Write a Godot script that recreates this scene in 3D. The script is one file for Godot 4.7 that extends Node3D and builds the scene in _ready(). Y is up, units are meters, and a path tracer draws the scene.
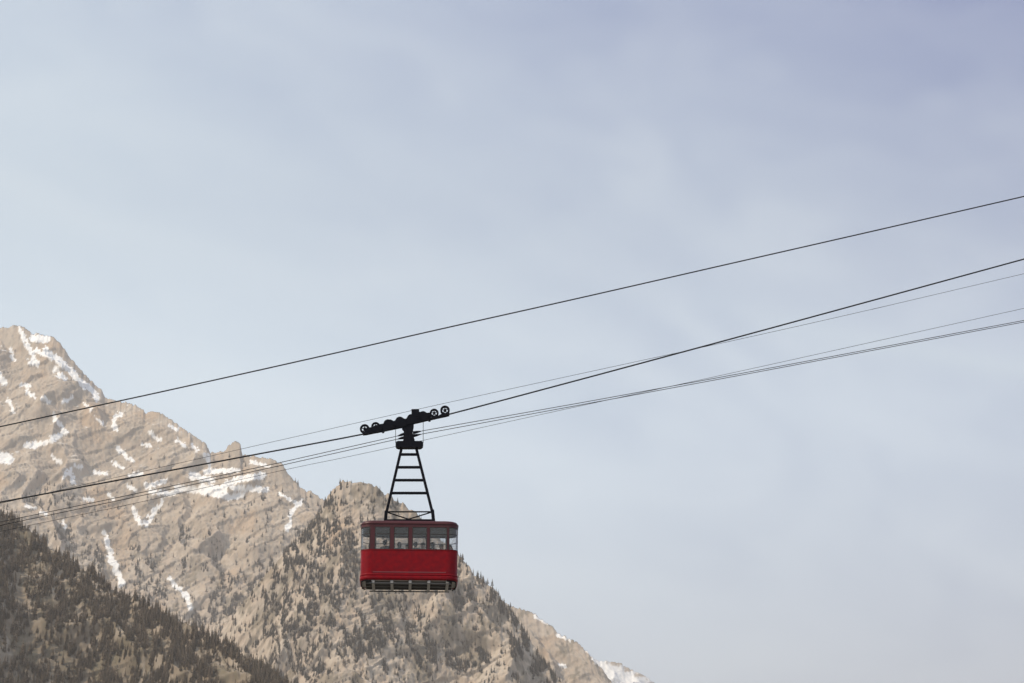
extends Node3D
# A red aerial cable car on its ropes in front of pale granite mountains.

const F_PX := 2000.0            # focal length in pixels of a 1024 x 683 picture
const PITCH := 17.0             # the camera looks up by this many degrees
const CAM := Vector3(0, 1.7, 0)
const LANE_DIST := 90.384       # horizontal distance to the vertical plane of the loaded track rope
const LANE_AZ := -2.978854      # bearing of that plane's foot point, degrees
const FLOOR_Y := 17.72          # underside of the cabin above the valley floor

var rng := RandomNumberGenerator.new()
var n_big: FastNoiseLite
var n_mid: FastNoiseLite
var n_cell: FastNoiseLite
var n_fine: FastNoiseLite
var n_micro: FastNoiseLite
var n_rock: FastNoiseLite
var n_col: FastNoiseLite
var n_veg: FastNoiseLite
var lane_n: Vector3
var lane_r: Vector3
var M := {}

func _ready():
	rng.seed = 7
	# ---------------------------------------------------------------- camera, sky, sun
	var cam := Camera3D.new()
	cam.name = "camera"
	add_child(cam)
	cam.position = CAM
	cam.rotation_degrees = Vector3(PITCH, 0, 0)
	cam.fov = 2.0 * rad_to_deg(atan(341.5 / F_PX))
	cam.near = 0.1
	cam.far = 80000.0
	cam.current = true

	var sun := DirectionalLight3D.new()
	sun.name = "sun"
	add_child(sun)
	sun.light_energy = 1.25
	sun.light_color = Color(1.0, 0.93, 0.83)
	sun.light_angular_distance = 1.5
	sun.shadow_enabled = true
	sun.rotation_degrees = Vector3(-42, -62, 0)

	var env := Environment.new()
	env.tonemap_mode = Environment.TONE_MAPPER_LINEAR
	env.tonemap_exposure = 1.0
	env.background_mode = Environment.BG_SKY
	env.sky = Sky.new()
	var psm := PanoramaSkyMaterial.new()
	psm.panorama = make_sky(sun.global_transform.basis.z)
	env.sky.sky_material = psm
	env.sdfgi_enabled = true
	env.ssao_enabled = true
	env.ssil_enabled = true
	env.fog_enabled = true
	env.fog_density = 0.000068
	env.fog_light_color = Color(0.92, 0.895, 0.885)
	var we := WorldEnvironment.new()
	we.name = "world_environment"
	we.environment = env
	add_child(we)

	lane_n = Vector3(sin(deg_to_rad(LANE_AZ)), 0, -cos(deg_to_rad(LANE_AZ)))
	lane_r = Vector3(cos(deg_to_rad(LANE_AZ)), 0, sin(deg_to_rad(LANE_AZ)))
	make_noises()
	make_materials()
	make_ground()
	make_mountains()
	make_cables()
	make_cable_car()
	make_passengers()

# ==================================================================== sky
func make_sky(to_sun: Vector3) -> ImageTexture:
	var w := 1536
	var h := 768
	var nz := FastNoiseLite.new()
	nz.seed = 11
	nz.noise_type = FastNoiseLite.TYPE_SIMPLEX_SMOOTH
	nz.frequency = 1.0
	nz.fractal_type = FastNoiseLite.FRACTAL_FBM
	nz.fractal_octaves = 5
	nz.fractal_gain = 0.5
	var data := PackedFloat32Array()
	data.resize(w * h * 3)
	# blue air behind a thin bright veil; the veil thickens towards the horizon and towards the sun
	var blue := Vector3(0.235, 0.295, 0.535)
	var veil := Vector3(0.740, 0.865, 0.965)
	var thick := [Vector2(0, 1.66), Vector2(8, 1.56), Vector2(15, 1.34), Vector2(22.4, 0.80), Vector2(26, 0.50), Vector2(34, 0.20), Vector2(60, -0.20), Vector2(90, -0.45)]
	var k := 0
	for j in h:
		var el := PI * (0.5 - (j + 0.5) / h)
		var f := lerp_list(thick, rad_to_deg(maxf(el, 0.0)))
		var near_horizon := lerpf(1.19, 0.98, smoothstep(0.22, 0.38, el))
		for i in w:
			var c := veil
			if el < -0.02:
				c = veil * 0.6
			else:
				var az := TAU * (i + 0.5) / w
				var d := Vector3(sin(az) * cos(el), sin(el), -cos(az) * cos(el))
				var q := Vector3(d.x, d.y * 2.2 + d.x * 0.5, d.z)
				var n1 := nz.get_noise_3dv(q * 3.0 + Vector3(4.0, 0.3, 1.0))
				var n2 := nz.get_noise_3dv(q * 8.0 + Vector3(n1 * 1.6, 7.0, 2.0))
				var v := f + 2.05 * d.dot(to_sun) + 0.16 * n1 + 0.17 * n2
				# soft shoulder so that the veil never ends in an edge
				v = 1.0 - log(1.0 + exp(-(v - 1.0) * 5.0)) / 5.0 if v > -1.0 else v
				c = blue.lerp(veil * near_horizon, clampf(v, 0.05, 1.0))
				# a small torn wisp of cloud
				var wx := (az - 0.2300) * 26.0 + (el - 0.280) * 60.0
				var wy := (el - 0.280) * 150.0 + (az - 0.2300) * 34.0 + n2 * 1.6
				c = c.lerp(veil, 0.55 * exp(-wx * wx - wy * wy))
				c += Vector3(0.020, 0.008, 0.0) * (n2 + 0.5 * n1)
			data[k] = c.x
			data[k + 1] = c.y
			data[k + 2] = c.z
			k += 3
	var img := Image.create_from_data(w, h, false, Image.FORMAT_RGBF, data.to_byte_array())
	return ImageTexture.create_from_image(img)

# ==================================================================== helpers
func fnl(sd: int, freq: float, oct: int, ftype: int, type := FastNoiseLite.TYPE_SIMPLEX_SMOOTH, gain := 0.5) -> FastNoiseLite:
	var n := FastNoiseLite.new()
	n.seed = sd
	n.noise_type = type
	n.frequency = freq
	n.fractal_type = ftype
	n.fractal_octaves = oct
	n.fractal_gain = gain
	return n

func make_noises():
	n_big = fnl(3, 1.0 / 520.0, 2, FastNoiseLite.FRACTAL_RIDGED)
	n_mid = fnl(5, 1.0 / 160.0, 4, FastNoiseLite.FRACTAL_RIDGED)
	n_cell = fnl(8, 1.0 / 48.0, 3, FastNoiseLite.FRACTAL_FBM, FastNoiseLite.TYPE_CELLULAR)
	n_cell.cellular_return_type = FastNoiseLite.RETURN_DISTANCE2_SUB
	n_fine = fnl(13, 1.0 / 30.0, 3, FastNoiseLite.FRACTAL_FBM, FastNoiseLite.TYPE_SIMPLEX, 0.6)
	n_rock = fnl(17, 1.0 / 46.0, 4, FastNoiseLite.FRACTAL_RIDGED, FastNoiseLite.TYPE_SIMPLEX, 0.6)
	n_micro = fnl(21, 1.0 / 11.0, 2, FastNoiseLite.FRACTAL_FBM)
	n_col = fnl(34, 1.0 / 170.0, 4, FastNoiseLite.FRACTAL_FBM, FastNoiseLite.TYPE_SIMPLEX_SMOOTH, 0.6)
	n_veg = fnl(55, 1.0 / 90.0, 3, FastNoiseLite.FRACTAL_FBM)

func mat(c: Color, rough := 0.7, metal := 0.0) -> StandardMaterial3D:
	var m := StandardMaterial3D.new()
	m.albedo_color = c.linear_to_srgb()
	m.roughness = rough
	m.metallic = metal
	return m

func noise_tex(sd: int, freq: float, a: Color, b: Color) -> NoiseTexture2D:
	var t := NoiseTexture2D.new()
	t.width = 256
	t.height = 256
	t.seamless = true
	t.noise = fnl(sd, freq, 5, FastNoiseLite.FRACTAL_FBM)
	var g := Gradient.new()
	g.set_color(0, a)
	g.set_color(1, b)
	t.color_ramp = g
	return t

func make_materials():
	# weathered red paint: slightly uneven tone and gloss
	var red := mat(Color(1, 1, 1), 0.42)
	red.albedo_texture = noise_tex(4, 0.02, Color(0.415, 0.020, 0.085), Color(0.540, 0.022, 0.080))
	red.uv1_triplanar = true
	red.uv1_scale = Vector3.ONE * 0.6
	red.metallic_specular = 0.28
	M.red = red
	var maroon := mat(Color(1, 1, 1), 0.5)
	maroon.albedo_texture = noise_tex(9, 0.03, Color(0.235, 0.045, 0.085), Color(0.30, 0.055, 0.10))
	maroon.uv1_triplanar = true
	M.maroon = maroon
	M.worn = mat(Color(0.185, 0.040, 0.050), 0.6)
	M.black = mat(Color(0.010, 0.010, 0.013), 0.6)
	M.iron = mat(Color(0.010, 0.011, 0.016), 0.5)
	M.iron.metallic_specular = 0.12
	M.black.metallic_specular = 0.15
	M.rubber = mat(Color(0.03, 0.028, 0.028), 0.8)
	M.grey = mat(Color(0.32, 0.312, 0.31), 0.6)
	M.under = mat(Color(0.32, 0.312, 0.31), 0.85)
	M.inner = mat(Color(0.24, 0.24, 0.23), 0.8)
	M.steel = mat(Color(0.10, 0.10, 0.105), 0.5, 0.5)
	M.cable = mat(Color(0.034, 0.034, 0.038), 0.6)
	M.cable.metallic_specular = 0.2
	var glass := StandardMaterial3D.new()
	glass.transparency = BaseMaterial3D.TRANSPARENCY_ALPHA
	glass.albedo_color = Color(0.10, 0.12, 0.12, 0.10)
	glass.roughness = 0.05
	glass.metallic_specular = 0.5
	M.glass = glass
	var rock := StandardMaterial3D.new()
	rock.vertex_color_use_as_albedo = true
	rock.roughness = 0.95
	rock.metallic_specular = 0.2
	M.rock = rock
	var leaf := StandardMaterial3D.new()
	leaf.vertex_color_use_as_albedo = true
	leaf.roughness = 0.95
	leaf.metallic_specular = 0.1
	M.leaf = leaf
	M.crowns = [mat(Color(0.130, 0.106, 0.074), 0.95), mat(Color(0.155, 0.122, 0.085), 0.95), mat(Color(0.205, 0.160, 0.115), 0.95), mat(Color(0.050, 0.053, 0.038), 0.95), mat(Color(0.080, 0.071, 0.052), 0.95)]
	M.bark = mat(Color(0.085, 0.068, 0.052), 0.95)
	var person := StandardMaterial3D.new()
	person.vertex_color_use_as_albedo = true
	person.roughness = 0.8
	M.person = person

func obj(called: String, mesh: Mesh, m: Material, parent: Node = self) -> MeshInstance3D:
	var o := MeshInstance3D.new()
	o.name = called
	o.mesh = mesh
	o.material_override = m
	parent.add_child(o, true)
	return o

func tag(o: Node, label := "", category := "", group := "", kind := ""):
	if label: o.set_meta("label", label)
	if category: o.set_meta("category", category)
	if group: o.set_meta("group", group)
	if kind: o.set_meta("kind", kind)

func ray(px: float, py: float) -> Vector3:
	var a := (px - 512.0) / F_PX
	var b := (341.5 - py) / F_PX
	var p := deg_to_rad(PITCH)
	return Vector3(a, b * cos(p) + sin(p), b * sin(p) - cos(p))

func to_px(w: Vector3) -> Vector2:
	var d := w - CAM
	var p := deg_to_rad(PITCH)
	var z := d.y * sin(p) - d.z * cos(p)
	if z < 1.0: return Vector2(-9999, -9999)
	return Vector2(512.0 + F_PX * d.x / z, 341.5 - F_PX * (d.y * cos(p) + d.z * sin(p)) / z)

# the point of a rope's vertical plane (behind metres beyond the loaded track rope) that a pixel looks at
func on_lane(px: float, py: float, behind := 0.0) -> Vector3:
	var d := ray(px, py)
	return CAM + d * ((LANE_DIST + behind) / d.dot(lane_n))

# the same in the cable car's own metres (x along the rope, y above its underside)
func lp(px: float, py: float, behind := 0.0) -> Vector3:
	var q := on_lane(px, py, behind) - car_origin()
	return Vector3(q.dot(lane_r), q.y, -behind)

func car_origin() -> Vector3:
	return lane_n * LANE_DIST + Vector3(0, FLOOR_Y, 0) + lane_r * 0.0

# ==================================================================== ground
func make_ground():
	var m := mat(Color(1, 1, 1), 0.95)
	m.albedo_texture = noise_tex(2, 0.02, Color(0.40, 0.38, 0.34), Color(0.52, 0.50, 0.46))
	m.uv1_world_triplanar = true
	m.uv1_triplanar = true
	m.uv1_scale = Vector3.ONE * 0.03
	var pm := PlaneMesh.new()
	pm.size = Vector2(30000, 30000)
	var g := obj("ground", pm, m)
	tag(g, "", "", "", "structure")

# ==================================================================== mountains
var snow_w := 760
var snow_h := 400
var snow_y0 := 310.0
var snow_x0 := -40.0
var snow_mask := PackedFloat32Array()

func snow_stroke(pts: Array, wd: float):
	for i in pts.size():
		var a: Vector2 = pts[max(i - 1, 0)]
		var b: Vector2 = pts[i]
		var lo := a.min(b) - Vector2.ONE * (wd + 3)
		var hi := a.max(b) + Vector2.ONE * (wd + 3)
		for y in range(int(lo.y - snow_y0), int(hi.y - snow_y0) + 1):
			for x in range(int(lo.x - snow_x0), int(hi.x - snow_x0) + 1):
				if x < 0 or y < 0 or x >= snow_w or y >= snow_h: continue
				var p := Vector2(x + snow_x0, y + snow_y0)
				var q := Geometry2D.get_closest_point_to_segment(p, a, b)
				var v := clampf(1.0 - (p.distance_to(q) - wd * 0.5) / 2.2, 0.0, 1.6)
				var k := y * snow_w + x
				snow_mask[k] = maxf(snow_mask[k], v)

func snow_at(p: Vector2) -> float:
	var x := p.x - snow_x0
	var y := p.y - snow_y0
	if x < 0 or y < 0 or x >= snow_w - 1 or y >= snow_h - 1: return 0.0
	var i := int(x)
	var j := int(y)
	var fx := x - i
	var fy := y - j
	var k := j * snow_w + i
	return lerpf(lerpf(snow_mask[k], snow_mask[k + 1], fx), lerpf(snow_mask[k + snow_w], snow_mask[k + snow_w + 1], fx), fy)

func v2(a: Array) -> Array:
	var r := []
	for i in range(0, a.size(), 2): r.append(Vector2(a[i], a[i + 1]))
	return r

func draw_snow():
	snow_mask.resize(snow_w * snow_h)
	for s in [
		[2.2, 20, 328, 26, 342, 33, 356, 38, 364], [5.5, 33, 338, 47, 339], [4.5, 45, 350, 60, 362, 72, 372, 80, 382], [4.0, 80, 381, 92, 391, 97, 399],
		[3.0, 36, 351, 50, 357], [3.0, 55, 369, 64, 379], [2.0, 30, 362, 37, 366], [5.0, -2, 375, 4, 382], [2.2, 21, 385, 28, 386], [1.6, 27, 391, 35, 398],
		[2.0, 42, 398, 50, 402], [1.6, 64, 402, 73, 397], [2.0, 53, 415, 60, 426, 65, 431], [3.2, 66, 431, 52, 440, 40, 444, 24, 445], [3.5, 28, 446, 36, 446],
		[8.5, -4, 456, 8, 459], [2.0, 113, 417, 122, 414], [2.2, 114, 421, 117, 430], [2.4, 118, 448, 126, 456, 132, 461], [1.6, 113, 463, 123, 468], [1.3, 95, 472, 108, 474],
		[3.0, 70, 473, 73, 482], [2.6, 76, 466, 80, 467], [1.5, 52, 457, 61, 463], [2.0, 85, 499, 93, 500], [1.6, 108, 495, 114, 499], [1.3, 130, 476, 142, 473],
		[4.5, 178, 488, 200, 490, 215, 494, 230, 497, 241, 495], [4.5, 192, 476, 212, 480], [3.2, 203, 486, 226, 490], [4.0, 224, 485, 240, 479, 262, 476], [3.4, 234, 488, 266, 490], [2.4, 205, 472, 240, 470],
		[3.2, 147, 486, 165, 481], [2.6, 150, 491, 170, 494, 190, 487], [3.0, 162, 501, 155, 510, 147, 524], [2.8, 133, 509, 137, 518, 141, 524], [2.0, 207, 455, 210, 470], [1.8, 192, 446, 197, 450],
		[1.8, 105, 532, 108, 545], [3.0, 108, 545, 112, 560], [4.2, 112, 560, 118, 574, 122, 584], [2.6, 170, 578, 178, 588, 185, 594, 191, 608],
		[3.2, 303, 545, 300, 555, 297, 564], [1.4, 301, 500, 291, 514, 288, 530], [1.2, 280, 494, 300, 505], [1.3, 70, 470, 62, 478], [1.6, 128, 487, 136, 490],
		[1.2, 168, 425, 178, 430], [1.4, 10, 348, 14, 360], [1.3, 84, 404, 92, 410], [1.4, 95, 418, 103, 424], [1.3, 150, 432, 160, 440], [1.2, 140, 444, 150, 446], [1.2, 8, 400, 14, 412],
		[1.4, 40, 512, 48, 515], [1.6, 62, 522, 66, 528], [1.4, 26, 505, 34, 508], [1.3, 176, 440, 186, 446], [1.2, 250, 462, 268, 466], [1.6, 86, 580, 92, 583],
		[1.6, 535, 617, 548, 622], [1.4, 559, 635, 570, 641], [1.5, 588, 652, 600, 665], [1.2, 560, 665, 566, 667]]:
		snow_stroke(v2(s.slice(1)), s[0])

func lerp_list(pts: Array, x: float) -> float:
	if x <= pts[0].x: return pts[0].y
	for i in range(1, pts.size()):
		if x <= pts[i].x:
			return lerpf(pts[i - 1].y, pts[i].y, (x - pts[i - 1].x) / (pts[i].x - pts[i - 1].x))
	return pts[-1].y

# One mountainside: a crest traced as directions, set at its real distance, with a face falling towards the valley and a back side.
# o: ridge, dist, face (horizontal direction of the fall), run (metres out per metre down), cols, rows, dense, amp, style
func mountainside(called: String, o: Dictionary) -> Dictionary:
	var ridge: Array = v2(o.ridge)
	var dist: Array = v2(o.dist)
	var cols: int = o.cols
	var rows: int = o.rows
	var back := 7
	var nrow := rows + back
	var x0: float = ridge[0].x
	var x1: float = ridge[-1].x
	var face: Vector3 = o.face.normalized()
	var side := Vector3(-face.z, 0, face.x)
	var pos := PackedVector3Array()
	pos.resize(cols * nrow)
	var amp: float = o.amp
	var n0 := (face * 0.72 + Vector3.UP * 0.69).normalized()
	var tops := []
	for i in cols:
		var px := lerpf(x0, x1, float(i) / (cols - 1))
		var py := lerp_list(ridge, px)
		var d := ray(px, py)
		d = d / Vector2(d.x, d.z).length() * lerp_list(dist, px)
		var top := CAM + d
		top.y += n_fine.get_noise_2d(top.x * 1.3 + 900.0, top.z) * 7.0 * amp + n_micro.get_noise_2d(top.x * 1.2, top.z + 300.0) * 4.5 * amp
		tops.append(top)
	# notches and pinnacles of the crest do not run on down the whole face
	var sums := [0.0]
	for i in cols: sums.append(sums[-1] + tops[i].y)
	for i in cols:
		var top: Vector3 = tops[i]
		var rad := mini(int(cols * 0.045), mini(i, cols - 1 - i))
		var calm: float = (sums[i + rad + 1] - sums[i - rad]) / (2 * rad + 1)
		var hh := calm + 6.0
		for j in nrow:
			var p: Vector3
			if j < back:
				var tb := pow(float(back - j) / back, 2.0)
				p = top - face * (hh * 0.9 * tb) - Vector3.UP * (hh * tb)
			else:
				var f := float(j - back) / (rows - 1)
				var t: float
				if f < 0.84: t = o.dense * f / 0.84
				else: t = lerpf(o.dense, 1.0, (f - 0.84) / 0.16)
				var drop := hh * (t + 0.10 * sin(t * PI))
				var p0: Vector3 = top + face * (hh * t * o.run)
				p0.y += lerpf(calm - top.y, 0.0, exp(-drop / 70.0)) - drop
				var a: float = p0.dot(side)
				var q: float = p0.dot(n0.cross(side))
				var e := minf(1.0, drop / (150.0 * amp))
				# ribs and gullies run down the face, ledges run across it
				var w := n_veg.get_noise_2d(a * 0.22, q * 0.30) * 190.0 + n_veg.get_noise_2d(a * 0.8, q * 0.8) * 32.0
				var disp := n_big.get_noise_2d(a + w + q * 0.30, q * 0.55 - a * 0.15) * 70.0 * e
				disp -= n_mid.get_noise_3d(a + w * 0.6 - q * 0.35, q * 0.62 + a * 0.30, 40.0) * 9.0 * e
				disp += (n_cell.get_noise_2d(a * 0.9 + w * 0.4 + q * 0.3, q * 0.8 - a * 0.2) + 0.6) * 6.0 * (0.25 + 0.75 * e)
				disp -= n_rock.get_noise_2d(a * 0.9 + q * 0.45 + w * 0.2, q * 0.8 - a * 0.25) * 5.4 * (0.25 + 0.75 * e)
				disp += n_micro.get_noise_2d(a, q * 0.9) * 2.6 * (0.3 + 0.7 * e)
				var led := fposmod((q - a * 0.30 + w * 0.35) / 70.0, 1.0)
				disp += (led - 0.5) * 7.0 * e
				p = p0 + n0 * (disp * amp)
			pos[i * nrow + j] = p
	# normals from the grid
	var nor := PackedVector3Array()
	nor.resize(cols * nrow)
	var col := PackedColorArray()
	col.resize(cols * nrow)
	for i in cols:
		for j in nrow:
			var k := i * nrow + j
			var du := pos[mini(i + 1, cols - 1) * nrow + j] - pos[maxi(i - 1, 0) * nrow + j]
			var dv := pos[i * nrow + mini(j + 1, nrow - 1)] - pos[i * nrow + maxi(j - 1, 0)]
			var n := dv.cross(du).normalized()
			if n.y < 0 and j >= back: n = n
			nor[k] = n
			col[k] = rock_colour(pos[k], n, o.style, side, n0)
	var idx := PackedInt32Array()
	idx.resize((cols - 1) * (nrow - 1) * 6)
	var c := 0
	for i in cols - 1:
		for j in nrow - 1:
			var a := i * nrow + j
			var b := a + nrow
			idx[c] = a; idx[c + 1] = b; idx[c + 2] = a + 1
			idx[c + 3] = b; idx[c + 4] = b + 1; idx[c + 5] = a + 1
			c += 6
	var arr := []
	arr.resize(Mesh.ARRAY_MAX)
	arr[Mesh.ARRAY_VERTEX] = pos
	arr[Mesh.ARRAY_NORMAL] = nor
	arr[Mesh.ARRAY_COLOR] = col
	arr[Mesh.ARRAY_INDEX] = idx
	var am := ArrayMesh.new()
	am.add_surface_from_arrays(Mesh.PRIMITIVE_TRIANGLES, arr)
	var node := obj(called, am, M.rock)
	tag(node, o.label, "", "", "structure")
	return {"pos": pos, "nor": nor, "cols": cols, "nrow": nrow, "back": back}

const TAN := Color(0.420, 0.345, 0.275)
const PALE := Color(0.480, 0.410, 0.338)
const STONE := Color(0.315, 0.275, 0.232)
const OCHRE := Color(0.440, 0.318, 0.218)
const SCRUB := Color(0.150, 0.128, 0.092)
const SOIL := Color(0.235, 0.190, 0.142)
const SNOW := Color(0.88, 0.87, 0.86)

func rock_colour(p: Vector3, n: Vector3, style: String, side: Vector3, n0: Vector3) -> Color:
	var a := p.dot(side)
	var q := p.dot(n0.cross(side))
	var c1 := n_col.get_noise_2d(a, q * 0.7)
	var c2 := n_fine.get_noise_2d(a * 0.9, q * 0.5 + 500.0)
	var c3 := n_micro.get_noise_2d(a * 0.8 + 70.0, q * 0.45)
	var streak := n_fine.get_noise_2d(a * 1.5 + 900.0, q * 0.16)
	var c := TAN.lerp(PALE, smoothstep(-0.2, 0.6, c1 + 0.5 * c2))
	c = c.lerp(STONE, smoothstep(0.0, 0.55, -c1 + 0.5 * c2 + 0.3 * streak) * 0.75)
	c = c.lerp(OCHRE, smoothstep(0.18, 0.55, n_col.get_noise_2d(a * 0.7 + 3000.0, q * 0.6)) * 0.6)
	c = c.lerp(STONE * 0.8, smoothstep(0.15, 0.6, c3 + 0.4 * streak) * 0.45)
	var s := to_px(p)
	match style:
		"high":
			var veg := smoothstep(470.0, 620.0, s.y)
			c = c.lerp(SCRUB, veg * 0.7 * smoothstep(0.10, 0.5, n_veg.get_noise_2d(a * 1.2, q * 0.7) + 0.5 * c3))
			var sn := snow_at(s + Vector2(c2 * 2.6, c3 * 2.2))
			var bare := 0.52 - 0.30 * c3 - 0.22 * c2
			var cover := smoothstep(bare - 0.08, bare + 0.08, sn)
			# thin snow left on ledges of the upper wall
			var high := smoothstep(1150.0, 1800.0, p.y)
			cover = maxf(cover, smoothstep(0.80, 0.93, n.y + 0.20 * c2 + 0.12 * c3) * high * smoothstep(0.05, 0.35, n_veg.get_noise_2d(a * 0.8 + 300.0, q * 0.8)))
			c = c.lerp(SNOW, cover)
		"wooded":
			c = c.lerp(SCRUB, 0.65 * smoothstep(-0.05, 0.4, n_veg.get_noise_2d(a * 1.3, q * 0.6) + 0.4 * c3))
		"slope":
			c = SOIL.lerp(TAN, smoothstep(-0.1, 0.6, c1 + 0.6 * c2) * 0.6)
			c = c.lerp(SCRUB, smoothstep(-0.2, 0.35, n_veg.get_noise_2d(a * 1.4, q * 0.6) + 0.5 * c3 + 0.6 * streak) * 0.65)
			c = c.lerp(PALE * 0.8, smoothstep(0.25, 0.6, n_fine.get_noise_2d(a * 1.1 + 40.0, q * 0.3)) * 0.6)
		"snowy":
			c = c.lerp(SNOW, smoothstep(-0.25, 0.05, n_veg.get_noise_2d(a * 0.5, q * 0.5) + 0.35 - 0.5 * c2) * (1.0 - blob(s + Vector2(c2 * 4.0, c3 * 2.0), [[616, 663, 9, 3.2], [628, 669, 7, 2.6], [640, 675, 7, 2.4], [655, 684, 9, 2.6]])))
	return Color(c.r, c.g, c.b)

var trees := []        # {p, h, tone, px}

func scatter(sh: Dictionary, count: int, hmin: float, hmax: float, prob: Callable, zone: String):
	var placed := 0
	var tries := 0
	while placed < count and tries < count * 30:
		tries += 1
		var i := rng.randi_range(1, sh.cols - 2)
		var j := rng.randi_range(sh.back, sh.nrow - 2)
		var k: int = i * sh.nrow + j
		var p: Vector3 = sh.pos[k]
		var s := to_px(p)
		if s.x < -25 or s.x > 700 or s.y > 715 or s.y < 300: continue
		var n: Vector3 = sh.nor[k]
		if n.z < 0.0: n = -n
		if rng.randf() > prob.call(s, p, n): continue
		var q: Vector3 = sh.pos[k + 1]
		p = p.lerp(q, rng.randf())
		p += (Vector3(sh.pos[k + sh.nrow]) - Vector3(sh.pos[k])) * rng.randf_range(-0.4, 0.4)
		trees.append({"p": p, "h": lerpf(hmin, hmax, pow(rng.randf(), 1.4)), "tone": rng.randf(), "px": s, "zone": zone})
		placed += 1

func blob(s: Vector2, list: Array) -> float:
	var v := 0.0
	for b in list:
		var d := Vector2((s.x - b[0]) / b[2], (s.y - b[1]) / b[3]).length()
		v = maxf(v, 1.0 - smoothstep(0.6, 1.25, d))
	return v

func make_mountains():
	draw_snow()
	var far_snow := mountainside("snow_ridge", {"ridge": [480, 690, 540, 664, 585, 656, 600, 661, 611, 662, 619, 662, 627, 667.5, 642, 674, 655, 683, 700, 712, 760, 750], "dist": [480, 9000, 760, 9200],
		"face": Vector3(0.1, 0, 1), "run": 1.15, "cols": 240, "rows": 90, "dense": 0.25, "amp": 0.9, "style": "snowy", "label": "far snow covered ridge with a dark rocky crest"})
	var spur := mountainside("rock_spur", {"ridge": [380, 545, 440, 575, 490, 596, 513, 607, 523, 609.5, 532, 612.6, 545, 621, 552, 626, 560, 634, 568, 638, 577.5, 641.6, 584, 648, 590, 654.5, 601, 667.4, 612, 683, 640, 722, 680, 780], "dist": [380, 6600, 680, 6000],
		"face": Vector3(0.15, 0, 1), "run": 0.95, "cols": 300, "rows": 130, "dense": 0.35, "amp": 0.8, "style": "high", "label": "bare tan spur running down behind the wooded buttress"})
	var high := mountainside("high_mountain", {"ridge": [-190, 300, -90, 322, -40, 340, -12, 333, 0, 328, 6, 327.5, 16, 325, 22, 326, 27, 329.5, 33, 334, 39, 333, 45, 335.6, 54, 336.6, 61.5, 345, 65, 350, 69.7, 358, 74, 362, 79, 368, 86, 376, 92, 382, 100.4, 389, 104.5, 396, 108.6, 399,
		123, 402, 133, 405, 141.4, 408.4, 145.5, 413.5, 150, 412, 155.7, 411.4, 165, 416, 174, 421.7, 186.5, 431, 192, 435, 204.6, 442, 207, 446, 209.7, 451.5, 218, 452.5, 225, 451.5, 228, 445.4, 232, 444, 236, 441.3, 240.5, 444.3, 242.5, 454.6, 255.8, 456.6,
		266, 457.5, 274, 459.7, 282.5, 463.8, 286.6, 472, 295, 481, 303, 489.4, 311, 491.5, 317, 495, 323.4, 500.7, 340, 514, 380, 545, 430, 582, 500, 640], "dist": [-190, 6700, 16, 6500, 236, 6000, 500, 5500],
		"face": Vector3(0.18, 0, 1), "run": 0.9, "cols": 900, "rows": 400, "dense": 0.62, "amp": 0.68, "style": "high", "label": "high pale granite mountain wall with snow in its gullies"})
	var butt := mountainside("wooded_buttress", {"ridge": [215, 640, 240, 606, 265, 575, 285, 552, 300, 535, 312, 522, 320, 512, 324.5, 504, 327.5, 497.6, 331, 491, 335.7, 486.4, 340, 483, 344, 481, 351, 482, 358, 481.5, 365, 482.5, 372.6, 485, 381.6, 490.7, 389.5, 495, 396, 501, 405.3, 505.5, 413, 511, 418.5, 515,
		430, 528, 445, 543, 459, 556, 468, 565, 475.4, 576, 488, 584, 497, 591, 502, 599, 513, 611, 519.5, 624, 530, 641, 543, 659, 554, 673.5, 564.6, 685, 600, 726, 640, 775], "dist": [215, 4100, 344, 4000, 459, 3950, 640, 3700],
		"face": Vector3(0.05, 0, 1), "run": 0.85, "cols": 640, "rows": 350, "dense": 0.62, "amp": 0.72, "style": "wooded", "label": "craggy tan buttress dotted with conifers behind the red cabin"})
	var slope := mountainside("near_slope", {"ridge": [-160, 372, -60, 455, 0, 510, 20, 523, 45, 543, 62, 557, 82, 567, 98, 576, 113, 590, 131, 596, 156, 609, 174, 618, 200, 630, 225, 643, 241, 654, 258, 665, 272, 674, 287, 682, 310, 696, 360, 728, 420, 765], "dist": [-160, 2450, 0, 2400, 300, 2050, 420, 1950],
		"face": Vector3(0.5, 0, 1), "run": 1.35, "cols": 560, "rows": 250, "dense": 0.6, "amp": 0.42, "style": "slope", "label": "dark wooded slope falling across the foot of the mountain"})

	# conifers: thick on the near slope but for its clearings, in belts on the buttress, thin on the high wall
	var clearings := [[23, 577, 13, 5], [20, 597, 10, 14], [50, 603, 8, 10], [49, 571, 3, 9], [67, 586, 4, 11], [90, 621, 7, 6], [131, 625, 3, 8], [152, 634, 11, 8], [61, 664, 15, 8], [31, 637, 7, 10], [115, 664, 5, 14], [147, 672, 4, 12], [9, 642, 4, 8], [3, 607, 4, 7],
		[224, 668, 16, 12], [205, 655, 10, 5], [165, 648, 8, 5], [80, 645, 5, 10], [98, 640, 4, 9], [37, 655, 5, 10], [240, 678, 14, 8], [178, 672, 7, 10]]
	var slope_prob := func(s: Vector2, p: Vector3, n: Vector3) -> float:
		return (1.0 - 0.90 * blob(s, clearings)) * (0.25 + 0.75 * smoothstep(-0.3, 0.2, n_veg.get_noise_2d(p.x * 4.2, p.y * 1.4)))
	scatter(slope, 5600, 5.0, 15.0, slope_prob, "slope")
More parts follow.
